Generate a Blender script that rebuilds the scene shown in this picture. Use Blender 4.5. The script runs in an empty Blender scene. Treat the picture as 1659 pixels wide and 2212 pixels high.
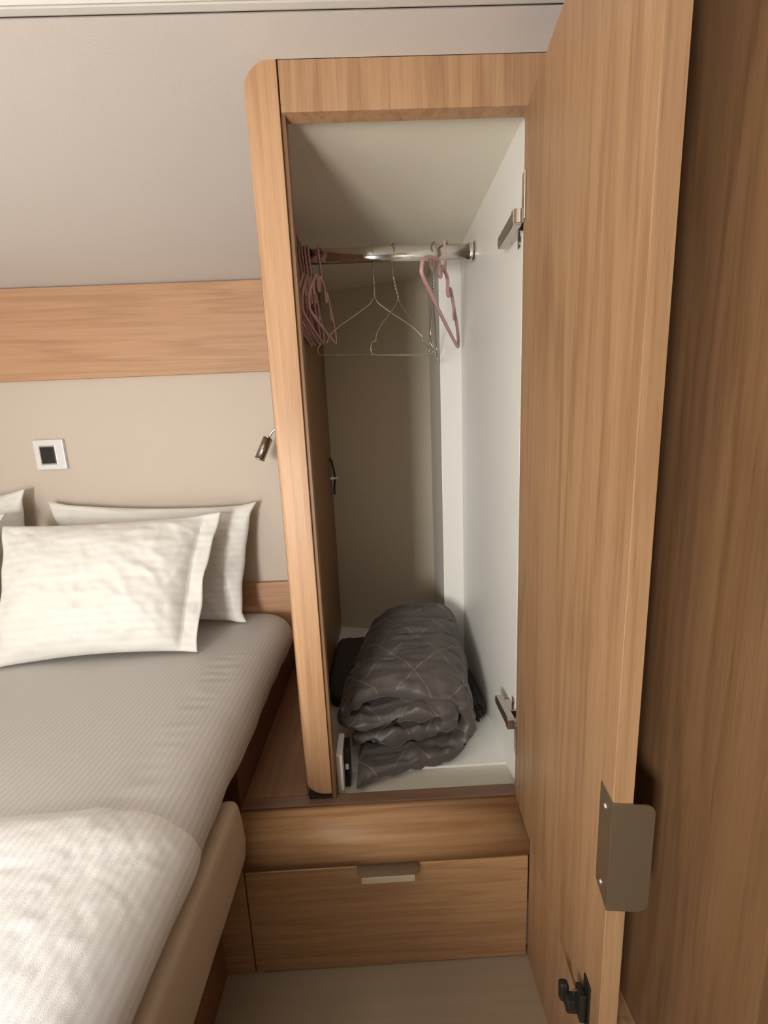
import bpy, bmesh, math, random
from mathutils import Vector, Matrix, noise
random.seed(7)
C = bpy.context.scene.collection
FL = 1.21                      # camera height above the cabin floor; all z below are measured from the camera
PI = math.pi

# ---------------------------------------------------------------- camera, light, exposure
def rot(p, r, y):
    Rx = Matrix(((1,0,0),(0,math.cos(p),-math.sin(p)),(0,math.sin(p),math.cos(p))))
    Rz = Matrix(((math.cos(r),-math.sin(r),0),(math.sin(r),math.cos(r),0),(0,0,1)))
    Ry = Matrix(((math.cos(y),0,math.sin(y)),(0,1,0),(-math.sin(y),0,math.cos(y))))
    return Rz @ Rx @ Ry
A = rot(.166, -.0442, -.0169)
axis = lambda k: Vector((A[k][0], A[k][2], -A[k][1]))      # image axis k in world axes
right, down, fwd = axis(0), axis(1), axis(2)
cd = bpy.data.cameras.new('camera'); cam = bpy.data.objects.new('camera', cd); C.objects.link(cam)
cd.sensor_fit = 'AUTO'; cd.sensor_width = 36; cd.lens = 822 / 2212 * 36; cd.clip_start = .02
M = Matrix.Identity(4)
for i in range(3):
    M[i][0] = right[i]; M[i][1] = -down[i]; M[i][2] = -fwd[i]
M[0][3] = 0; M[1][3] = 0; M[2][3] = FL
cam.matrix_world = M
S = bpy.context.scene; S.camera = cam

w = bpy.data.worlds.new('daylight'); S.world = w; w.use_nodes = True
w.node_tree.nodes['Background'].inputs[0].default_value = (1.0, .93, .84, 1)
w.node_tree.nodes['Background'].inputs[1].default_value = .03

def area(name, loc, aim, sx, sy, power, col, spread=PI):
    l = bpy.data.lights.new(name, 'AREA'); l.shape = 'RECTANGLE'; l.size = sx; l.size_y = sy
    l.energy = power; l.color = col; l.spread = spread
    o = bpy.data.objects.new(name, l); C.objects.link(o)
    o.location = (loc[0], loc[1], loc[2] + FL)
    d = Vector(aim) - Vector(loc)
    o.rotation_euler = d.to_track_quat('-Z', 'Y').to_euler()
    return o
# daylight through the deck hatch over the berth, and an added, unseen aft fill standing in for light off the berth
area('hatch_light', (-1.10, -.26, .66), (-1.06, -.24, -.6), .40, .50, 17, (1, .985, .97), math.radians(64))
area('aft_fill_light', (-.98, -1.10, -.24), (.05, 1.2, -.06), .42, .74, 28, (1, .97, .92))
S.view_settings.view_transform = 'Standard'; S.view_settings.look = 'None'
S.view_settings.gamma = 1; S.view_settings.use_curve_mapping = False
S.view_settings.exposure = .47
S.cycles.max_bounces = 8; S.cycles.diffuse_bounces = 6
S.cycles.sample_clamp_indirect = 6
S.cycles.use_denoising = True

# ---------------------------------------------------------------- materials
def mat(name, col, rough=.5, metal=0, spec=.5):
    m = bpy.data.materials.new(name); m.use_nodes = True
    b = m.node_tree.nodes['Principled BSDF']
    b.inputs['Base Color'].default_value = (*col, 1); b.inputs['Roughness'].default_value = rough
    b.inputs['Metallic'].default_value = metal; b.inputs['Specular IOR Level'].default_value = spec
    return m
class NT:
    def __init__(s, m): s.m = m; s.t = m.node_tree; s.b = s.t.nodes['Principled BSDF']
    def n(s, kind, **kw):
        o = s.t.nodes.new(kind)
        for k, v in kw.items(): setattr(o, k, v)
        return o
    def l(s, a, b): s.t.links.new(a, b)
    def val(s, sock, v):
        if hasattr(v, 'is_output') or hasattr(v, 'links'): s.l(v, sock)
        else: sock.default_value = v
    def math(s, op, a, b=0, clamp=False):
        o = s.n('ShaderNodeMath', operation=op, use_clamp=clamp); s.val(o.inputs[0], a); s.val(o.inputs[1], b); return o.outputs[0]
    def noise(s, vec, scale=1, detail=3, rough=.5, dist=0):
        o = s.n('ShaderNodeTexNoise'); s.l(vec, o.inputs['Vector']); o.inputs['Scale'].default_value = scale
        o.inputs['Detail'].default_value = detail; o.inputs['Roughness'].default_value = rough
        o.inputs['Distortion'].default_value = dist; return o.outputs['Fac']
    def mapping(s, vec, scale):
        o = s.n('ShaderNodeMapping'); s.l(vec, o.inputs[0]); o.inputs['Scale'].default_value = scale; return o.outputs[0]
    def mix(s, fac, a, b):
        o = s.n('ShaderNodeMix', data_type='RGBA'); s.val(o.inputs['Factor'], fac)
        for sock, v in ((o.inputs['A'], a), (o.inputs['B'], b)):
            if isinstance(v, tuple): sock.default_value = (*v, 1)
            else: s.l(v, sock)
        return o.outputs['Result']
    def bump(s, h, strength, dist):
        o = s.n('ShaderNodeBump'); s.l(h, o.inputs['Height']); o.inputs['Strength'].default_value = strength
        o.inputs['Distance'].default_value = dist; s.l(o.outputs[0], s.b.inputs['Normal'])

def wood(name, ax, light=(.50,.302,.162), dark=(.305,.163,.080), rough=.42, ring=10., amount=1.):
    m = mat(name, light, rough); t = NT(m)
    co = t.n('ShaderNodeTexCoord').outputs['Object']
    oi = t.n('ShaderNodeObjectInfo').outputs['Random']
    off = t.n('ShaderNodeVectorMath', operation='ADD'); t.l(co, off.inputs[0])
    cb = t.n('ShaderNodeCombineXYZ')
    for i in range(3): t.l(t.math('MULTIPLY', oi, 7.3 + 3 * i), cb.inputs[i])
    t.l(cb.outputs[0], off.inputs[1]); v = off.outputs[0]
    def sc(across, along):
        s = [across] * 3; s[ax] = along; return t.mapping(v, s)
    broad = t.noise(sc(7, .55), 1, 2, .5)
    rings = t.math('SINE', t.math('MULTIPLY', t.math('ADD', broad, t.math('MULTIPLY', t.noise(sc(45, 1.6), 1, 3, .6), .22)), 6.283 * ring))
    rings = t.math('MULTIPLY', t.math('ADD', rings, 1), .5)
    rings = t.math('POWER', rings, 2.2)
    streak = t.math('MULTIPLY', t.math('SUBTRACT', t.noise(sc(75, 1.1), 1, 3, .55), .45, True), 1.9)
    fine = t.noise(sc(230, 4), 1, 4, .65)
    pores = t.math('MULTIPLY', t.math('SUBTRACT', t.noise(sc(420, 14), 1, 2, .5), .56, True), 4.)
    f = t.math('ADD', t.math('MULTIPLY', rings, .46 * amount), t.math('MULTIPLY', t.math('SUBTRACT', fine, .40), 1.1 * amount), True)
    f = t.math('ADD', f, t.math('MULTIPLY', streak, .75 * amount), True)
    f = t.math('ADD', f, t.math('MULTIPLY', pores, .55 * amount), True)
    tone = t.noise(sc(11, .35), 1, 2, .5)
    c = t.mix(f, light, dark)
    c2 = t.mix(t.math('MULTIPLY', tone, .45), c, tuple(x * y for x, y in zip(dark, (1.25, 1.28, 1.3))))
    t.l(c2, t.b.inputs['Base Color']); t.bump(fine, .06, .001)
    return m
WZ = wood('wood_vertical', 2); WX = wood('wood_horizontal', 0, (.58,.35,.175), (.36,.19,.085)); WY = wood('wood_lengthwise', 1)
WBAND = wood('wood_band', 0, (.54,.325,.19), (.37,.20,.105), ring=7)
WPOST = wood('wood_post', 2, (.56,.34,.182), (.36,.19,.092), ring=8, amount=.9)
WSHADE = wood('wood_bulkhead_shaded', 2, (.20,.106,.05), (.11,.055,.024), ring=9)  # same wood as the door; shade on the bulkhead is put into the colour
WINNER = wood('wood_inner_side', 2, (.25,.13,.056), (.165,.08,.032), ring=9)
SILL = wood('brown_edging', 0, (.20,.115,.072), (.13,.07,.042), .35)
SHELF = wood('wood_shelf', 1, (.27,.138,.068), (.17,.08,.036))
WBASE = wood('wood_berth_base', 1, (.15,.072,.032), (.10,.045,.018))

def grainy(name, col, rough, scale, amt, bumpd=.0006, var=.06):
    m = mat(name, col, rough); t = NT(m); co = t.n('ShaderNodeTexCoord').outputs['Object']
    n = t.noise(co, scale, 4, .6)
    t.l(t.mix(n, tuple(c * (1 - var) for c in col), tuple(min(1, c * (1 + var)) for c in col)), t.b.inputs['Base Color'])
    t.bump(n, amt, bumpd); return m
VINYL = grainy('wall_vinyl', (.55,.468,.385), .6, 300, .3)
LINER = grainy('headliner_vinyl', (.57,.53,.49), .62, 300, .3)
WHITE = grainy('white_laminate', (.86,.85,.80), .32, 60, .03, var=.012)
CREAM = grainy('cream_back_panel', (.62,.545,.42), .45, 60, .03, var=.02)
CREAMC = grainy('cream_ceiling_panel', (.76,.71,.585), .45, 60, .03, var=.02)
CEILW = grainy('white_gelcoat', (.92,.93,.92), .3, 40, .02, var=.01)
TRIMG = grainy('grey_moulding', (.62,.60,.56), .5, 80, .05, var=.02)
FLOORM = wood('beige_floor', 0, (.34,.265,.18), (.285,.218,.142), .5, 6, .6)
CHROME = mat('chrome', (.78,.76,.72), .2, 1)
NICKEL = grainy('brushed_nickel', (.33,.275,.19), .38, 400, .04, var=.06); NICKEL.node_tree.nodes['Principled BSDF'].inputs['Metallic'].default_value = .85
HINGE = mat('nickel_hinge', (.62,.57,.52), .24, 1)
BLACK = mat('black_plastic', (.012,.011,.010), .4)
STEEL = mat('brushed_steel', (.62,.60,.58), .3, 1)
SATIN = mat('satin_silver', (.78,.78,.79), .35, .3)
LIP = mat('pale_metal_lip', (.72,.62,.46), .35, .3)
WIRE = mat('galvanised_wire', (.50,.45,.37), .28, 1)
LAMPM = mat('dark_chrome', (.36,.30,.27), .25, 1)
LENS = mat('lamp_lens', (.55,.55,.5), .1, .6)
WPLAS = mat('white_plastic', (.80,.77,.70), .4)
DARK = mat('dark_gap', (.03,.018,.01), .8)
PINK = grainy('pink_plastic', (.56,.33,.315), .35, 90, .02, var=.03)
RAILM = grainy('beige_upholstery', (.47,.375,.275), .75, 500, .5, .0005, var=.08)

def stripes(name, col, col2, period, rough, rough2, uvaxis, bump=.25):
    m = mat(name, col, rough); t = NT(m)
    uv = t.n('ShaderNodeTexCoord').outputs['UV']; sp = t.n('ShaderNodeSeparateXYZ'); t.l(uv, sp.inputs[0])
    s = t.math('SINE', t.math('MULTIPLY', sp.outputs[uvaxis], 6.2832 / period))
    s = t.math('ADD', t.math('MULTIPLY', s, 2.2), .5, True)
    co = t.n('ShaderNodeTexCoord').outputs['Object']
    weave = t.noise(co, 900, 2, .5); soft = t.noise(co, 26, 3, .55)
    c = t.mix(s, col, col2)
    c = t.mix(t.math('MULTIPLY', soft, .16), c, tuple(x * .82 for x in col))
    t.l(c, t.b.inputs['Base Color'])
    r = t.math('ADD', t.math('MULTIPLY', s, rough2 - rough), rough); t.l(r, t.b.inputs['Roughness'])
    t.bump(t.math('ADD', t.math('MULTIPLY', weave, .5), t.math('MULTIPLY', soft, .9)), bump, .002)
    t.b.inputs['Sheen Weight'].default_value = .15
    return m
SHEET = stripes('striped_satin_sheet', (.50,.478,.45), (.555,.532,.503), .0125, .62, .42, 0)
COVER = stripes('striped_cotton_coverlet', (.72,.71,.69), (.78,.77,.75), .0135, .7, .55, 0, .5)
PILLOW = stripes('striped_pillowcase', (.755,.74,.695), (.785,.77,.725), .026, .6, .48, 1, .3)

def quilt_mat():
    m = mat('quilted_grey_fabric', (.088,.074,.066), .46); t = NT(m)
    uv = t.n('ShaderNodeTexCoord').outputs['UV']; sp = t.n('ShaderNodeSeparateXYZ'); t.l(uv, sp.inputs[0])
    co = t.n('ShaderNodeTexCoord').outputs['Object']
    wob = t.math('MULTIPLY', t.math('SUBTRACT', t.noise(co, 20, 2), .5), .10)
    a = t.math('MULTIPLY', sp.outputs[0], 1 / .14); b = t.math('MULTIPLY', sp.outputs[1], 1 / .15)
    def line(x):
        x = t.math('ADD', x, wob)
        d = t.math('ABSOLUTE', t.math('SUBTRACT', t.math('FRACT', x), .5))
        return t.math('LESS_THAN', d, .0085)
    L = t.math('MAXIMUM', line(t.math('ADD', a, b)), line(t.math('SUBTRACT', a, b)))
    L = t.math('MULTIPLY', L, t.math('ADD', t.noise(co, 60, 2), .15, True))
    n = t.noise(co, 35, 4, .6)
    c = t.mix(n, (.072,.060,.053), (.104,.088,.080))
    t.l(t.mix(L, c, (.30,.25,.20)), t.b.inputs['Base Color'])
    t.bump(n, .35, .004); t.b.inputs['Sheen Weight'].default_value = .25; t.b.inputs['Sheen Roughness'].default_value = .4
    return m
QUILT = quilt_mat()
DCLOTH = grainy('dark_cloth', (.055,.045,.042), .7, 60, .4, .004, var=.2)

# ---------------------------------------------------------------- mesh helpers
def V(p): return Vector((p[0], p[1], p[2] + FL))
def thing(name, loc, label, cat, group=None, rz=0):
    o = bpy.data.objects.new(name, None); C.objects.link(o); o.empty_display_size = .05
    o.location = V(loc); o.rotation_euler = (0, 0, rz); o['label'] = label; o['category'] = cat
    if group: o['group'] = group
    return o
def wloc(o):
    p = Vector(o.location)
    while o.parent: o = o.parent; p = p + Vector(o.location)
    return p
def obj(name, bm, m, parent=None, smooth=False, label=None):
    """link a bmesh (camera-relative coordinates) as one mesh object"""
    if parent is not None: base = wloc(parent)
    else:
        zs = [v.co for v in bm.verts]
        base = Vector(((min(v.x for v in zs) + max(v.x for v in zs)) / 2, (min(v.y for v in zs) + max(v.y for v in zs)) / 2, min(v.z for v in zs) + FL))
    off = Vector((0, 0, FL)) - base
    for v in bm.verts: v.co += off
    me = bpy.data.meshes.new(name); bm.to_mesh(me); bm.free()
    if smooth:
        for p in me.polygons: p.use_smooth = len(p.vertices) <= 4
    me.materials.append(m)
    o = bpy.data.objects.new(name, me); C.objects.link(o)
    if parent is not None: o.parent = parent
    else: o.location = base
    if label: o['label'] = label
    return o
def struct(name, bm, m, smooth=False, parent=None):
    o = obj(name, bm, m, parent, smooth)
    if parent is None: o['kind'] = 'structure'
    return o
def tag(o, label, cat, group=None):
    o['label'] = label; o['category'] = cat
    if group: o['group'] = group
    return o
def bx(x0, x1, y0, y1, z0, z1, bev=0, seg=2, bm=None):
    own = bmesh.new()
    bmesh.ops.create_cube(own, size=1)
    for v in own.verts:
        v.co = Vector((x0 + (x1 - x0) * (v.co.x + .5), y0 + (y1 - y0) * (v.co.y + .5), z0 + (z1 - z0) * (v.co.z + .5)))
    if bev: bmesh.ops.bevel(own, geom=own.edges[:], offset=bev, segments=seg, affect='EDGES', profile=.5)
    if bm is None: return own
    me = bpy.data.meshes.new('t'); own.to_mesh(me); own.free(); bm.from_mesh(me); bpy.data.meshes.remove(me)
    return bm
def prism(poly, a0, a1, ax, bev=0, seg=3, bevel_which=None):
    """polygon in the plane normal to ax, extruded from a0 to a1"""
    bm = bmesh.new()
    def P(q, a):
        return {0: (a, q[0], q[1]), 1: (q[0], a, q[1]), 2: (q[0], q[1], a)}[ax]
    lo = [bm.verts.new(P(q, a0)) for q in poly]; hi = [bm.verts.new(P(q, a1)) for q in poly]
    n = len(poly)
    bm.faces.new(lo[::-1]); bm.faces.new(hi)
    for i in range(n): bm.faces.new((lo[i], lo[(i+1) % n], hi[(i+1) % n], hi[i]))
    bmesh.ops.recalc_face_normals(bm, faces=bm.faces)
    if bev:
        es = [e for e in bm.edges if bevel_which is None or bevel_which(e)]
        bmesh.ops.bevel(bm, geom=es, offset=bev, segments=seg, affect='EDGES', profile=.5)
    return bm
def xf(bm, mtx):
    bmesh.ops.transform(bm, matrix=mtx, verts=bm.verts[:]); return bm
def smoothpath(pts, sub=6, closed=False):
    pts = [Vector(p) for p in pts]; n = len(pts); out = []
    rng = range(n) if closed else range(n - 1)
    for i in rng:
        g = (lambda k: pts[k % n]) if closed else (lambda k: pts[max(0, min(n - 1, k))])
        p0, p1, p2, p3 = g(i-1), g(i), g(i+1), g(i+2)
        for j in range(sub):
            t = j / sub
            out.append(.5 * ((2*p1) + (-p0+p2)*t + (2*p0-5*p1+4*p2-p3)*t*t + (-p0+3*p1-3*p2+p3)*t**3))
    if not closed: out.append(pts[-1])
    return out
def tube(path, r, seg=8, closed=False, bm=None, flat=1.):
    bm = bm or bmesh.new(); n = len(path); rings = []
    up = None
    for i, p in enumerate(path):
        a = path[(i-1) % n] if closed or i > 0 else p; b = path[(i+1) % n] if closed or i < n-1 else p
        t = (b - a); t = t.normalized() if t.length > 1e-9 else Vector((0,0,1))
        if up is None:
            up = Vector((1,0,0)) if abs(t.x) < .9 else Vector((0,1,0))
        up = (up - t * up.dot(t)).normalized(); side = t.cross(up)
        rr = r(i / (n-1)) if callable(r) else r
        rings.append([bm.verts.new(p + (up * math.cos(2*PI*k/seg) * flat + side * math.sin(2*PI*k/seg)) * rr) for k in range(seg)])
    for i in range(n if closed else n - 1):
        A_, B_ = rings[i], rings[(i+1) % n]
        for k in range(seg): bm.faces.new((A_[k], A_[(k+1) % seg], B_[(k+1) % seg], B_[k]))
    if not closed:
        bm.faces.new(rings[0][::-1]); bm.faces.new(rings[-1])
    return bm
def cyl(p0, p1, r, seg=20, r1=None, bm=None):
    p0, p1 = Vector(p0), Vector(p1)
    return tube([p0, p1], lambda t: r + ((r if r1 is None else r1) - r) * t, seg, bm=bm)
def grid(nu, nv, fn, uvfn=None, closed_u=False):
    bm = bmesh.new(); uv = bm.loops.layers.uv.new('UVMap')
    vs = [[bm.verts.new(fn(i, j)) for j in range(nv)] for i in range(nu)]
    for i in range(nu if closed_u else nu - 1):
        for j in range(nv - 1):
            ids = ((i, j), (i+1, j), (i+1, j+1), (i, j+1))
            f = bm.faces.new([vs[a % nu][b] for a, b in ids])
            if uvfn:
                for lp, (a, b) in zip(f.loops, ids): lp[uv].uv = uvfn(a, b)
    return bm, vs
def ns(*p): return noise.noise(Vector(p))

# ---------------------------------------------------------------- the setting
struct('floor', bx(-1.9, .9, -1.2, .735, -FL - .03, -FL), FLOORM)
# back wall behind the berth
wb = struct('wall_back', bx(-1.9, -.211, 1.46, 1.50, -FL, .66), VINYL)
obj('wood_band', bx(-1.9, -.212, 1.447, 1.4595, .293, .597, .002), WBAND, wb, label='wooden band across the upper part of the wall')
obj('ledge_board', bx(-1.9, -.212, 1.436, 1.4595, -.72, -.500, .003), WBAND, wb, label='low wooden board behind the mattress')
wl = struct('wall_left', bx(-1.94, -1.9, -1.2, 1.5, -FL, .72), VINYL)
# bulkhead on the right, behind the open door
wr = struct('wall_right', bx(.352, .385, .2815, .84, -FL, .72, .002), WSHADE)
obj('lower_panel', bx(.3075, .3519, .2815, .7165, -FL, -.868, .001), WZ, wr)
struct('trim_1', bx(.372, .42, .2, .281, -FL, .72, .004), WSHADE)
# ceiling: the sloping headliner over the berth, then white gelcoat towards the camera
def linz(y): return .600 + (1.4595 - y) * .1303
def liner(x0, x1, y0, y1, top=.72): return prism([(y1, linz(y1)), (y0, linz(y0)), (y0, top), (y1, top)], x0, x1, 0)
hl = liner(-1.9, -.2096, .737, 1.4595)
for h2 in (liner(-.2096, .344, .737, .7995), liner(-.2096, -.1435, .7995, .95)):
    me_ = bpy.data.meshes.new('t'); h2.to_mesh(me_); h2.free(); hl.from_mesh(me_); bpy.data.meshes.remove(me_)
struct('wall_upper', hl, LINER)
struct('ceiling', bx(-1.9, .9, -1.2, .7165, .692, .72, .002), CEILW)
tr = struct('trim_2', bx(-1.9, .344, .7175, .7325, .6925, .715, .003), TRIMG)
obj('groove', bx(-1.9, .344, .7327, .7368, .697, .715), DARK, tr)

# ---------------------------------------------------------------- wardrobe
XL, XR, D = -.203, .318, .80
wd = thing('wardrobe', (.06, .82, -.86), 'tall wooden built-in wardrobe with a white interior and its door standing open', 'wardrobe')
# rounded front post on the left
def post_outline():
    x0, x1, z0, z1, r = -.204, -.143, -.829, .6856, .05
    pts = [(x1, z0), (x1, z1)]
    for k in range(9):
        a = PI/2 + k/8 * PI/2; pts.append((x0 + r + r*math.cos(a), z1 - r + r*math.sin(a)))
    for k in range(9):
        a = PI + k/8 * PI/2; pts.append((x0 + r + r*math.cos(a), z0 + .036 + .036*math.sin(a)))
    return pts
bm = prism(post_outline(), .800, .828, 1)
es = [e for e in bm.edges if all(abs(v.co.y - .800) < 1e-5 for v in e.verts) and not all(abs(v.co.x + .143) < 1e-5 for v in e.verts) and not any(v.co.z > .6357 for v in e.verts)]
bmesh.ops.bevel(bm, geom=es, offset=.016, segments=5, affect='EDGES', profile=.5)
obj('front_post', bm, WPOST, wd, True, 'pale wooden front post with rounded corners')
for p in bpy.data.objects['front_post'].data.polygons: p.use_smooth = abs(p.normal.y) < .98
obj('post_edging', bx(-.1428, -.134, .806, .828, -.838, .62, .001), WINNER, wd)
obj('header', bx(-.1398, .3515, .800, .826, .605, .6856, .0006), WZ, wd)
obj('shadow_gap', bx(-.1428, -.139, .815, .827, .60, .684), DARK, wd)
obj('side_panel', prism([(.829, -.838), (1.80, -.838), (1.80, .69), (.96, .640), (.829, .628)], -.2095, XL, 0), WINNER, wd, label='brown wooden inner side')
obj('right_side', bx(XR, .342, .842, 1.45, -.90, .72), WHITE, wd)
def roofz(y): return .618 + (y - .83) * .055
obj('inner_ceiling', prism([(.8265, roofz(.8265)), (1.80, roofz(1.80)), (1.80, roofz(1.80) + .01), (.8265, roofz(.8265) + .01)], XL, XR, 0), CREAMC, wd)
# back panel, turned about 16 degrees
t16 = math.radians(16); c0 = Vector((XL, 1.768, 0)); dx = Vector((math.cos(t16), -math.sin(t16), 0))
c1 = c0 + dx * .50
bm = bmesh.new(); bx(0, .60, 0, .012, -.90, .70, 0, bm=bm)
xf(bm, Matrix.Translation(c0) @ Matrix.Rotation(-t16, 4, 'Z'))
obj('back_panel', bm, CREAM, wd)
obj('corner_boxing', bx(.241, XR, 1.388, 1.66, -.86, roofz(1.39) - .002, .002), WHITE, wd, label='white boxed-in corner at the back')
obj('inner_floor', bx(XL, XR, .905, 1.80, -.885, -.860), WHITE, wd)
obj('post_foot', bx(-.1995, -.1435, .806, .8265, -.838, -.8295), DARK, wd)
obj('front_ledge', bx(-.2029, XR, .8185, .9045, -.885, -.866, .001), grainy('cream_ledge', (.66,.62,.52), .45, 60, .03, var=.02), wd)
# plinth top strip and bowed front board
obj('sill', bx(-.40, .3065, .7895, .818, -.87, -.838, .0015), SILL, wd, label='dark brown edging strip in front of the opening')
prof = []
for k in range(21):
    u = k / 20; th = u * PI / 2
    y = .7893 - .0743 * math.sin(th) ** .85; z = -.842 - .062 * (1 - math.cos(th)) ** 1.15; prof.append((y, z))
poly = prof + [(.715, -.9215), (.7893, -.9215)]
bm = prism(poly, -.47, .3065, 0)
bf = obj('bowed_front', bm, WX, wd, label='light wooden bowed board above the drawer')
for p in bf.data.polygons: p.use_smooth = abs(p.normal.x) < .5 and p.center.y < .785 and p.normal.z > -.5
obj('plinth_core', bx(-.40, .30745, .7335, .7893, -FL, -.9225), DARK, wd)
obj('plinth_stile', bx(-.47, -.3395, .715, .7332, -FL, -.9232, .001), WX, wd)
dr = obj('drawer', bx(-.336, .3045, .7145, .7332, -FL + .003, -.9255, .0015), WX, wd)
# angular drawer pull
x0, x1, zt = -.0835, .0545, -.9222
bm = prism([(x0, .7145), (x1, .7145), (x1, .699), (x1 - .0095, .689), (x0 + .0095, .689), (x0, .699)], zt - .002, zt, 2)
obj('drawer_handle', bm, NICKEL, dr, label='dark metal pull')
bm = bx(x0 + .0105, x1 - .0105, .6885, .6905, zt - .0165, zt - .0005, .0006)
obj('handle_lip', bm, LIP, dr, label='pale front lip of the pull')

# hanging rail with flanges
def oval(bm, cz, cy, sy):
    for v in bm.verts: v.co.y = cy + (v.co.y - cy) * sy; v.co.z += cz
    return bm
rl = obj('hanging_rail', oval(tube([Vector((XL + .002, 1.2, 0)), Vector((XR - .002, 1.2, 0))], .0205, 28), .549, 1.2, .60), CHROME, wd, True, 'chrome rail')
fl = obj('rail_flange', oval(tube([Vector((XR - .006, 1.2, 0)), Vector((XR - .0005, 1.2, 0))], .027, 28), .549, 1.2, .75), CHROME, rl, False)
fl2 = obj('rail_flange', oval(tube([Vector((XL + .0005, 1.2, 0)), Vector((XL + .006, 1.2, 0))], .027, 28), .549, 1.2, .75), CHROME, rl, False)
sck = obj('rail_socket', oval(tube([Vector((XR - .022, 1.2, 0)), Vector((XR - .006, 1.2, 0))], .0225, 28), .549, 1.2, .66), CHROME, rl, True)

# open door
a5 = math.radians(5); dd = Vector((-math.sin(a5), -math.cos(a5), 0)); dn = Vector((math.cos(a5), -math.sin(a5), 0))
hp = Vector((.303, .799, 0))
DM = Matrix(((dd.x, dn.x, 0, hp.x), (dd.y, dn.y, 0, hp.y), (0, 0, 1, 0), (0, 0, 0, 1)))   # local: x along the door from its hinge, y through its thickness
WDOOR = wood('wood_door', 2, (.44,.262,.137), (.26,.138,.064), ring=8)
door = obj('door', xf(bx(0, .4125, 0, .0235, -.846, .592, .0012), DM), WDOOR, wd, label='open wooden door seen from its inner side')
obj('door_edging', xf(bx(.4126, .4132, .0008, .0228, -.845, .591), DM), WDOOR, door)
# folded plate handle on the free edge
pl = bmesh.new()
hz0, hz1 = -.590, -.433
poly = [(.414, hz1), (.386, hz1 + .004), (.386, hz0 + .016), (.3875, hz0 + .014), (.414, hz0)]
bm = prism(poly, -.0016, -.0002, 1); xf(bm, DM)
ph = obj('handle_plate', bm, NICKEL, door, label='brown metal plate of the pull')
pts = []
y1 = .0485; r = .012
pts = [(-.0016, hz0), (-.0016, hz1), (y1 - r, hz1)]
for k in range(7):
    a = PI/2 - k/6*PI/2; pts.append((y1 - r + r*math.cos(a), hz1 - r + r*math.sin(a)))
for k in range(7):
    a = -k/6*PI/2; pts.append((y1 - r*1.2 + r*1.2*math.cos(a), hz0 + r*1.2 + r*1.2*math.sin(a)))
bm = prism([(p[0], p[1]) for p in pts], .4135, .4152, 0, .0004, 1); xf(bm, DM)
obj('handle', bm, NICKEL, door, label='brown metal folded pull with rounded corners')
for zz in (-.452, -.567):
    bm = tube([Vector((.3985, -.0035, zz)), Vector((.3985, -.0014, zz))], lambda t: .0025 + t * .0015, 12); xf(bm, DM)
    obj('screw', bm, STEEL, door, label='bright screw head')
# black catch at the foot of the door
bm = bx(.372, .390, -.003, -.0002, -.846, -.764, .001)
bx(.368, .386, -.012, -.003, -.835, -.787, .002, bm=bm)
bx(.357, .372, -.024, -.004, -.846, -.824, .003, bm=bm)
bx(.350, .362, -.030, -.016, -.842, -.812, .004, bm=bm)
xf(bm, DM)
ct = obj('door_catch', bm, BLACK, door, label='black catch near the bottom corner')
obj('catch_spring', xf(tube(smoothpath([(.377, -.013, -.788), (.372, -.016, -.797), (.370, -.0135, -.808)], 5), .0011, 6), DM), STEEL, door)

# cup hinges
def hinge(zc, s):
    """s = +1: arm drops away to the back (upper hinge); -1: rises to the back"""
    h = obj('hinge', xf(bx(.0015, .018, -.004, -.0002, zc + s*.014 - .040, zc + s*.014 + .040, .001), DM), HINGE, wd)   # flange on the door
    # arm: folded channel running back along the side wall
    za = zc - s * .012
    bm = prism([(.806, za + .013), (.898, za + .010), (.903, za - .002), (.898, za - .013), (.806, za - .013)], .286, .303, 0, .0012, 2)
    obj('hinge_arm', bm, HINGE, h)
    bm = prism([(.800, zc - s*.012 + .0125), (.812, zc - s*.012 + .0125), (.812, zc - s*.012 - .0125), (.800, zc - s*.012 - .0125)], .284, .302, 0, .001, 1)
    obj('hinge_link', bm, HINGE, h)
    bm = bx(.303, .3178, .835, .880, za - .009, za + .009, .001)
    bx(.3155, .3178, .846, .862, za - .032, za + .032, .001, bm=bm)
    obj('mounting_plate', bm, HINGE, h)
    for zz in (-.024, .024):
        obj('hinge_screw', cyl((.3148, .854, za + zz), (.3156, .854, za + zz), .0042, 12), STEEL, h)
    return h
hinge(.437, 1); hinge(-.672, -1)

# ---------------------------------------------------------------- small fittings inside the wardrobe
t = thing('socket_box', (-.124, .87, -.866), 'small white and black box standing inside the wardrobe behind the post', 'box')
obj('white_cover', bx(-.1325, -.117, .834, .912, -.8655, -.748, .0015), WPLAS, t)
obj('black_body', bx(-.1168, -.1025, .862, .905, -.8655, -.755, .002), BLACK, t)
obj('white_tab', bx(-.1135, -.1055, .8605, .8622, -.812, -.796, .0004), WPLAS, t)
t = thing('cable', (-.19, 1.70, -.19), 'short black cable held to the wardrobe side by a white clip', 'cable')
obj('cable_run', tube(smoothpath([(-.199, 1.685, -.035), (-.192, 1.69, -.045), (-.190, 1.695, -.06), (-.184, 1.70, -.10), (-.184, 1.70, -.135), (-.188, 1.70, -.165), (-.189, 1.70, -.195)], 5), .0048, 10), BLACK, t, True)
bm = tube([Vector((-.184, 1.70, -.126)), Vector((-.184, 1.70, -.118))], .0062, 12)
bx(-.2028, -.186, 1.690, 1.7, -.128, -.116, .001, bm=bm)
cyl((-.178, 1.70, -.122), (-.170, 1.703, -.122), .003, 8, bm=bm)
obj('clip', bm, WPLAS, t, label='white clip')

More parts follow.
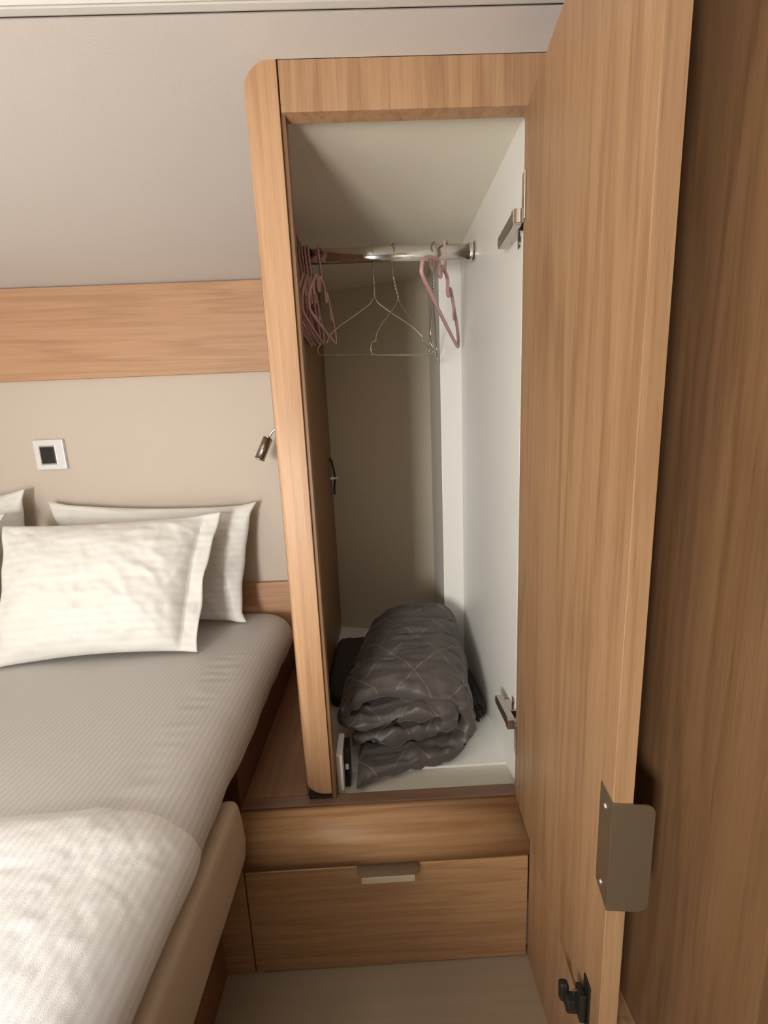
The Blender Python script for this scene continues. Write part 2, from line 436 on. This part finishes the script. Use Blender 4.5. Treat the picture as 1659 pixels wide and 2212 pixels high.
# ---------------------------------------------------------------- hangers
RZ = .549 + .0205      # top of the rail
def frame_m(px, py, tilt, yaw):
    return Matrix.Translation((px, py, RZ)) @ Matrix.Rotation(yaw, 4, 'Z') @ Matrix.Rotation(tilt, 4, 'X')
def pink_hanger(px, yaw, tilt, half, label, rf=.0042, loc_y=1.2):
    """hanger plane is local y-z, near end towards -y"""
    Mx = frame_m(px, loc_y, tilt, yaw)
    t = thing('pink_hanger', (px, loc_y, RZ), label, 'hanger', 'pink plastic hangers on the rail')
    r = .0036
    hook = smoothpath([(0, .019, -.030), (0, .020, -.014), (0, .014, .001), (0, 0, .0045), (0, -.014, -.001), (0, -.018, -.016), (0, -.012, -.034), (0, -.002, -.052), (0, 0, -.085)], 5)
    bm = tube([Mx @ p for p in hook], lambda u: r * (.8 + .2 * min(1, u * 6)), 8)
    obj('hook', bm, PINK, t, True)
    h = half
    body = [(0, 0, -.083), (0, -.022, -.084), (0, -.032, -.096), (0, -.036, -.122), (0, -.045, -.126), (0, -.054, -.118), (0, -.056, -.098), (0, -.072, -.098),
            (0, -h * .62, -.125), (0, -h * .86, -.158), (0, -h * .985, -.185), (0, -h, -.203), (0, -h * .955, -.216),
            (0, -h * .5, -.219), (0, 0, -.220), (0, h * .5, -.219), (0, h * .955, -.216), (0, h, -.203), (0, h * .985, -.185), (0, h * .86, -.158), (0, h * .62, -.125),
            (0, .072, -.098), (0, .056, -.098), (0, .054, -.118), (0, .045, -.126), (0, .036, -.122), (0, .032, -.096), (0, .022, -.084)]
    bm = tube([Mx @ p for p in smoothpath(body, 4, True)], rf, 8, True)
    for s in (-1, 1):        # small trouser hooks under the shoulders
        tube([Mx @ p for p in smoothpath([(0, s * h * .60, -.124), (0, s * h * .58, -.145), (0, s * h * .63, -.158), (0, s * h * .69, -.150), (0, s * h * .70, -.140)], 4)], r * .8, 7, bm=bm)
    obj('frame', bm, PINK, t, True)
    return t
lefts = [(-.131, -.105, .0, 'pink plastic hanger standing apart at the open end of the left bunch'),
         (-.1605, -.03, .02, 'pink plastic hanger second from the open end of the left bunch'),
         (-.1695, -.022, -.02, 'pink plastic hanger third from the open end of the left bunch'),
         (-.1782, -.022, .03, 'pink plastic hanger fourth from the open end of the left bunch'),
         (-.1868, -.015, .0, 'pink plastic hanger second from the wooden side of the left bunch'),
         (-.1955, -.010, -.02, 'pink plastic hanger nearest the wooden side in the left bunch')]
for px, yaw, tilt, lab in lefts:
    pink_hanger(px, yaw, tilt, .165, lab)
pink_hanger(.234, -math.radians(26), -math.radians(15), .185, 'pink plastic hanger alone on the right, tilted near the white wall', .005)

def wire_hanger(px, yaw, tilt, half, label):
    Mx = frame_m(px, 1.2, 0, yaw) @ Matrix.Rotation(tilt, 4, 'Y')
    t = thing('wire_hanger', (px, 1.2, RZ), label, 'hanger', 'wire hangers on the rail')
    r = .0016
    hook = [(-.017, 0, -.022), (-.019, 0, -.010), (-.012, 0, .0015), (0, 0, .0025), (.012, 0, -.002), (.018, 0, -.016), (.013, 0, -.034), (.003, 0, -.055), (0, 0, -.085)]
    # hook lies across the rail: the hanger's own plane is local x-z, the hook is turned to the rail
    Hr = Matrix.Translation((px, 1.2, RZ)) @ Matrix.Rotation(PI/2 + max(-.7, min(.7, yaw)) * .5, 4, 'Z')
    bm = tube([Hr @ p for p in smoothpath(hook, 5)], r, 7)
    twist = []
    for k in range(33):
        u = k / 32; a = u * 6 * PI; zz = -.083 - .052 * u; twist.append((Vector((px, 1.2, RZ + zz)).lerp(Mx @ Vector((0, 0, zz)), min(1, u * 1.3)), Vector((.0022 * math.cos(a), .0022 * math.sin(a), 0))))
    for sg in (1, -1): tube([c + sg * d for c, d in twist], r, 6, bm=bm)
    obj('hook', bm, WIRE, t, True)
    h = half; zb = -.292
    arm = [(.012, -.150), (h*.3, -.178), (h*.62, -.213), (h*.80, -.240), (h*.84, -.257), (h*.93, -.258), (h, -.273), (h*.995, -.287), (h*.93, zb), (h*.4, zb - .001)]
    path = [(0, 0, -.133)] + [(-x, 0, z) for x, z in arm] + [(x, 0, z) for x, z in arm[::-1]]
    obj('frame', tube([Mx @ p for p in smoothpath(path, 4, True)], r, 6, True), WIRE, t, True)
wire_hanger(.019, .10, 0, .172, 'wire hanger turned flat to the opening, left of the other wire ones')
wire_hanger(.077, math.radians(54), -math.radians(9), .172, 'wire hanger half turned, in the middle of the rail')
wire_hanger(.193, math.radians(78), 0, .172, 'wire hanger seen edge-on just behind the lone pink one')

# ---------------------------------------------------------------- quilt and cloths in the wardrobe
def make_quilt():
    ctrl = [(.155, .095), (.34, .10), (.62, .11), (.86, .17), (.955, .40), (.93, .70), (.80, .875), (.52, .915), (.24, .89), (.075, .76),
            (.10, .60), (.30, .595), (.55, .665), (.76, .68), (.83, .54), (.70, .385), (.45, .36), (.12, .345)]
    path = smoothpath([(a, 0, b) for a, b in ctrl], 8)
    n = len(path)
    L = [0]
    for i in range(1, n): L.append(L[-1] + math.hypot((path[i].x - path[i-1].x) * .37, (path[i].z - path[i-1].z) * .24))
    tot = L[-1]; YN = 120; y0, y1 = .925, 1.345
    th = .078       # half thickness of a layer, as a share of the height
    prof = []
    for i in range(n):
        a = path[max(0, i-1)]; b = path[min(n-1, i+1)]
        tx, tz = (b.x - a.x) * .37, (b.z - a.z) * .24; q = math.hypot(tx, tz)
        prof.append((-tz / q, tx / q))
    m = 2 * n
    def pt(i, j):
        side = 1 if i < n else -1; k = i if i < n else m - 1 - i
        u = j / (YN - 1); s = L[k] / tot
        front = -.088 * max(0, 1 - s / .24) ** 1.2 + .034 * math.exp(-((s - .42) / .12) ** 2) - .012 * math.exp(-((s - .62) / .05) ** 2) + .006 * math.sin(s * 31)
        back = .02 * math.sin(s * 9)
        Y = y0 + front * (1 - u) + back * u + (y1 - y0) * u
        h = .205 + .095 * min(1, max(0, (Y - .93) / .36)) ** .8
        xl = -.145 + .115 * max(0, (Y - .93) / .40) ** 1.15; xr = .243 + .032 * max(0, (Y - .93) / .40)
        e = min(u, 1 - u) * (YN - 1)
        edge = .35 + .65 * math.sqrt(max(0, 1 - (1 - min(1, e / 9)) ** 2))
        tip = min(1, min(k, n - 1 - k) / 5); edge *= .4 + .6 * math.sqrt(1 - (1 - tip) ** 2)
        U = L[k]
        p, q = U / .14 + Y / .15, U / .14 - Y / .15
        puff = abs(math.sin(PI * (p - .5))) * abs(math.sin(PI * (q - .5)))
        t = th * .24 * edge * (.86 + .26 * puff ** .5)
        nx, nz = prof[k]
        X = xl + (xr - xl) * path[k].x - side * nx * t
        Z = -.858 + h * path[k].z - side * nz * t * 1.0
        wr = .0085 * ns(X * 6, Y * 52, U * 3) + .0035 * ns(X * 30, Y * 95, 7 + U * 9) + .006 * ns(X * 14, Y * 9, 3 + U * 3)
        if u < .16: wr += (1 - u / .16) * (.015 * ns(U * 26, Y * 16, 11) + .009 * ns(U * 60, Y * 22, 5))
        sag = -.026 * math.exp(-((u) / .11) ** 2) * math.exp(-((s - .38) / .11) ** 2)     # the top layer droops over the front
        return Vector((X - side * nx * wr, Y + .010 * ns(U * 14, 2, Y * 3) * (1 - u), max(-.8585, Z + sag - side * nz * wr)))
    bm, vs = grid(m, YN, pt, lambda i, j: ((L[i % m] if i % m < n else L[m - 1 - i % m]), y0 + (y1 - y0) * j / (YN - 1)), True)
    for j in (0, YN - 1):
        for i in range(n - 1):
            f = [vs[i][j], vs[i+1][j], vs[m - 2 - i][j], vs[m - 1 - i][j]]
            bm.faces.new(f if j else f[::-1])
    bmesh.ops.recalc_face_normals(bm, faces=bm.faces)
    return bm
q = obj('quilt', make_quilt(), QUILT, None, True)
tag(q, 'rolled dark grey quilted bedspread lying on the wardrobe floor', 'bedspread')
def lump(x0, x1, y0, y1, z0, z1, seed, amp):
    bm = bmesh.new(); bmesh.ops.create_cube(bm, size=2)
    bmesh.ops.subdivide_edges(bm, edges=bm.edges[:], cuts=13, use_grid_fill=True)
    for v in bm.verts:
        p = v.co.copy(); l = (abs(p.x)**7 + abs(p.y)**7 + abs(p.z)**7) ** (1/7); p = p / l
        d = 1 + amp * ns(p.x*2.6 + seed, p.y*2.6, p.z*2.6) + amp * .6 * ns(p.x*6, p.y*6 + seed, p.z*6)
        p *= d
        v.co = Vector(((x0+x1)/2 + (x1-x0)/2*p.x, (y0+y1)/2 + (y1-y0)/2*p.y, max(z0, (z0+z1)/2 + (z1-z0)/2*p.z)))
    return bm
tag(obj('folded_cloth', lump(-.197, -.05, 1.16, 1.55, -.8595, -.80, 2, .03), DCLOTH, None, True), 'flat dark cloth folded on the left behind the rolled bedspread', 'cloth')
tag(obj('crumpled_cloth', lump(.268, .310, 1.07, 1.26, -.8595, -.80, 5, .25), DCLOTH, None, True), 'small crumpled dark cloth tucked right of the rolled bedspread', 'cloth')

# ---------------------------------------------------------------- berth
bd = thing('berth_frame', (-1.1, .5, -FL), 'fixed berth base of dark wood with a padded beige side rail', 'bed')
obj('base', bx(-1.88, -.405, -.9, .7135, -FL, -.739), SHELF, bd)
obj('base_back', bx(-1.88, -.36, .79, 1.435, -.838, -.735, .001), WBASE, bd)
obj('side_shelf', bx(-.47, -.2045, .8185, 1.459, -.87, -.838, .001), SHELF, bd, label='narrow wooden shelf between mattress and wardrobe')
# padded rail, rounded on top and at its end
sec = [(-.3645, -.86), (-.3645, -.735), (-.3625, -.7235), (-.352, -.7195), (-.337, -.7205), (-.3275, -.7255), (-.3225, -.738), (-.3195, -.76), (-.3165, -.80), (-.318, -.848), (-.326, -.862)]
sec = [(p.x, p.z) for p in smoothpath([(a, 0, b) for a, b in sec], 4, True)]
def rail():
    N = 40; n = len(sec)
    def fn(i, j):
        u = j / (N - 1); y = .7085 - 1.1 * (u ** 1.6)
        k = min(1, (.7085 - y) / .018); s = .55 + .45 * math.sqrt(max(0, 1 - (1 - k) ** 2))
        cx_, cz_ = -.3415, -.79
        a, b = sec[i % n]
        return Vector((cx_ + (a - cx_) * s + .0012 * ns(y * 9, b * 30, 1), y, cz_ + (b - cz_) * (.80 + .20 * (s - .55) / .45)))
    bm, vs = grid(n, N, fn, None, True)
    bm.faces.new([vs[i][0] for i in range(n)]); bm.faces.new([vs[i][N-1] for i in range(n)][::-1])
    bmesh.ops.recalc_face_normals(bm, faces=bm.faces); return bm
obj('side_rail', rail(), RAILM, bd, True, 'padded beige upholstered rail')

# mattress under a striped fitted sheet
def section(off):
    c = [(-1.87, -.60), (-1.4, -.60), (-.95, -.60), (-.60, -.60), (-.47, -.601), (-.405, -.606), (-.365, -.621), (-.342, -.646), (-.336, -.672), (-.343, -.697), (-.358, -.715), (-.366, -.724)]
    p = smoothpath([(a, 0, b) for a, b in c], 14)
    out = []
    for i in range(len(p)):
        t = p[min(i+1, len(p)-1)] - p[max(0, i-1)]; t.normalize()
        out.append((p[i].x - t.z * off, p[i].z + t.x * off))
    return out
def cloth(off, y0, y1, N, wr):
    sec = section(off); n = len(sec); L = [0]
    for i in range(1, n): L.append(L[-1] + math.hypot(sec[i][0]-sec[i-1][0], sec[i][1]-sec[i-1][1]))
    def fn(i, j):
        y = y0 + (y1 - y0) * j / (N - 1); x, z = sec[i]
        return wr(x, y, z, L[i], j)
    bm, vs = grid(n, N, fn, lambda i, j: (L[i], y0 + (y1 - y0) * j / (N - 1)))
    return bm, vs
def wr1(x, y, z, l, j):
    side = max(0, min(1, (x + .50) / .14))
    c = 0
    if y > 1.30: c = (1 - math.sqrt(max(0, 1 - ((y - 1.30) / .134) ** 2))) * .085      # rounded far corner
    d = .0035 * ns(x * 3, y * 3, 1) + .0020 * math.exp(-((x + .455 + .04 * (1 - y)) / .04) ** 2) * ns(x * 9, y * 44, 4) * 2 * (1 if .55 < y < 1.12 else .2)
    d += side * (.005 * ns(l * 5, y * 5, 2) + .0025 * ns(l * 18, y * 14, 8))
    if z < -.68: d += .004 * ns(l * 3, y * 11, 9)
    down = .018 * max(0, (y - 1.33) / .1) ** 2
    return Vector((x - c * (1 if x > -.9 else 0) + side * d, y, z + (1 - side) * d - down * (1 if z > -.66 else 0)))
bm, vs = cloth(0, 1.434, -.4, 330, wr1)
n = len(vs)
for j in (0, 329):
    A0 = bm.verts.new((-1.87, vs[0][j].co.y, -.732)); bm.faces.new([v[j] for v in vs] + [A0])
A0 = [v for v in bm.verts if abs(v.co.z + .732) < 1e-6]
bm.faces.new([A0[0], A0[1]] + [vs[n-1][j] for j in range(329, -1, -1)])
bmesh.ops.recalc_face_normals(bm, faces=bm.faces)
mt = tag(obj('mattress', bm, SHEET, None, True), 'thick mattress in a striped grey-beige satin fitted sheet', 'mattress')
# coverlet lying over the foot half
def wr2(x, y, z, l, j):
    side = max(0, min(1, (x + .50) / .14))
    yy = y + (.020 * ns(x * 5, .3, 2) + .006 * ns(x * 17, 1.3, 5) - .03 * side) * max(0, 1 - j / 120)
    d = .0018 * ns(x * 55, y * 75, 1) + .0032 * ns(x * 14, y * 26, 4) + .004 * ns(x * 4, y * 5, 6)
    if j < 10: d -= .012 * (1 - j / 10) ** 2
    d += .007 * math.exp(-((j - 14) / 10) ** 2)
    d = d + .002
    ms = .005 * ns(l * 5, yy * 5, 2) + .0025 * ns(l * 18, yy * 14, 8)      # follows the mattress side
    if z < -.68: ms += .004 * ns(l * 3, yy * 11, 9)
    return Vector((x + side * (d * .35 + ms - .003), yy, z + (1 - side * .6) * d))
bm, vs = cloth(.007, .590, -.39, 260, wr2)
o = obj('coverlet', bm, COVER, None, True)
tag(o, 'white striped cotton coverlet over the near part of the mattress', 'coverlet')

# pillows
def pillow(bl, br, tl, tr, T, seed, flange, label, spk=.016):
    bl, br, tl, tr = map(Vector, (bl, br, tl, tr)); nu, nv = 100, 70
    nrm = ((br - bl).cross(tl - bl)).normalized()
    if nrm.y > 0: nrm = -nrm
    W = (br - bl).length; H = (tl - bl).length
    def P(i, j, side):
        u, v = i / (nu - 1), j / (nv - 1)
        p = bl * (1-u) * (1-v) + br * u * (1-v) + tl * (1-u) * v + tr * u * v
        a = abs(2*u - 1); b = abs(2*v - 1)
        uf = u / (1 - flange) if flange else u
        a2 = abs(2 * min(1, uf) - 1)
        t = T * ((1 - a2 ** 2.6) ** .6) * ((1 - b ** 2.6) ** .6) if uf < 1 else 0
        # edges drawn in between the corners
        mid = (tl + tr + bl + br) / 4
        pin = .022 * (1 - b ** 2) * a ** 3; pin2 = .028 * (1 - a ** 2) * b ** 3
        p += (bl - br).normalized() * pin * (1 if u > .5 else -1) * .6 + (bl - tl).normalized() * pin2 * (1 if v > .5 else -1) * .6
        wv = .010 * ns(u * 4 + seed, v * 3, side) + .005 * ns(u * 9, v * 11 + seed, side * 2) + .0035 * ns(u * 26 + v * 9, v * 20, seed)
        rid = (1 - abs(ns(u * 7 + seed, v * 5 + u * 3, seed * 2))) ** 5 * .006 * (.25 + u) - .003
        spike = spk * (max(0, a - .86) / .14) * (max(0, b - .86) / .14)
        p += ((br - bl).normalized() * (1 if u > .5 else -1) + (tl - bl).normalized() * (1 if v > .5 else -1) * .6) * spike
        wv += rid
        crease = .010 * math.exp(-(((u - .44) + .06 * (v - .4)) / .012) ** 2) * (1 if v < .62 else 0) * (.4 + ns(seed, 1.7, 2) ** 2)
        e = min(1, min(u, 1-u, v, 1-v) * 14)
        flare = .022 * ns(u * 3 + seed, v * 5, 9) * (1 - e)
        return p + nrm * (side * (t + .003) + wv * e * (.5 + .5 * side) + crease * e * (side > 0) + flare)
    bm = bmesh.new(); uv = bm.loops.layers.uv.new('UVMap')
    F = [[bm.verts.new(P(i, j, 1)) for j in range(nv)] for i in range(nu)]
    B = [[bm.verts.new(P(i, j, -.55)) for j in range(nv)] for i in range(nu)]
    def quad(vs, ij):
        f = bm.faces.new(vs)
        for lp, (i, j) in zip(f.loops, ij): lp[uv].uv = (i / (nu-1) * W, j / (nv-1) * H)
    for i in range(nu-1):
        for j in range(nv-1):
            ij = ((i, j), (i+1, j), (i+1, j+1), (i, j+1))
            quad([F[a][b] for a, b in ij], ij); quad([B[a][b] for a, b in ij[::-1]], ij[::-1])
    rim = [(i, 0) for i in range(nu)] + [(nu-1, j) for j in range(1, nv)] + [(i, nv-1) for i in range(nu-2, -1, -1)] + [(0, j) for j in range(nv-2, 0, -1)]
    for k in range(len(rim)):
        a, b = rim[k], rim[(k+1) % len(rim)]
        quad([F[a[0]][a[1]], B[a[0]][a[1]], B[b[0]][b[1]], F[b[0]][b[1]]], (a, a, b, b))
    bmesh.ops.recalc_face_normals(bm, faces=bm.faces)
    for v in bm.verts:
        v.co.z = max(v.co.z, -.5945); v.co.y = min(v.co.y, 1.432)
    return tag(obj('pillow', bm, PILLOW, None, True), label, 'pillow', 'white pillows against the headboard wall')
pillow((-1.10, 1.33, -.592), (-.505, 1.30, -.592), (-1.20, 1.425, -.15), (-.462, 1.415, -.185), .045, 1, 0, 'white pillow leaning on the wall behind the front right pillow')
pillow((-1.16, 1.065, -.592), (-.575, 1.095, -.590), (-1.262, 1.29, -.205), (-.545, 1.315, -.195), .085, 4, .085, 'white striped pillow in front, its open hem towards the wardrobe', .003)
pillow((-1.86, 1.33, -.592), (-1.27, 1.33, -.592), (-1.88, 1.42, -.14), (-1.285, 1.415, -.092), .045, 8, 0, 'white pillow cut by the frame edge, leaning on the wall behind another', .004)
pillow((-1.86, 1.07, -.592), (-1.27, 1.08, -.592), (-1.86, 1.29, -.2), (-1.262, 1.30, -.165), .075, 12, 0, 'white pillow mostly outside the frame, in front at the far left', .004)

# ---------------------------------------------------------------- wall switch and reading lamp
t = thing('wall_switch', (-1.197, 1.46, .027), 'square silver wall switch with a black rocker above the pillows', 'switch')
fr = bx(-1.252, -1.144, 1.447, 1.4598, -.024, .084, .002)
obj('plate', fr, SATIN, t)
obj('bezel', bx(-1.232, -1.172, 1.4455, 1.4475, -.007, .063, .001), STEEL, t)
obj('rocker', bx(-1.227, -1.177, 1.4435, 1.446, -.002, .058, .0012), BLACK, t)
t = thing('reading_lamp', (-.2165, 1.36, .05), 'small chrome gooseneck reading lamp beside the wardrobe post', 'lamp')
obj('mount', cyl((-.2162, 1.36, .09), (-.232, 1.36, .09), .022, 20), CHROME, t)
obj('gooseneck', tube(smoothpath([(-.231, 1.36, .09), (-.27, 1.36, .096), (-.32, 1.365, .092), (-.352, 1.368, .075), (-.371, 1.368, .05)], 6), .0045, 8), CHROME, t, True)
p0 = Vector((-.372, 1.368, .052)); p1 = Vector((-.403, 1.352, -.018))
hd = obj('lamp_head', cyl(p0, p1, .0165, 24, .0172), LAMPM, t, True)
dv = (p1 - p0).normalized()
obj('collar', cyl(p0 - dv * .008, p0, .007, 16, .0155), CHROME, t, True)
obj('lens_ring', cyl(p1, p1 + dv * .004, .0182, 24, .0172), STEEL, t, True)
obj('lens', cyl(p1 + dv * .004, p1 + dv * .0055, .011, 20, .009), LENS, t)
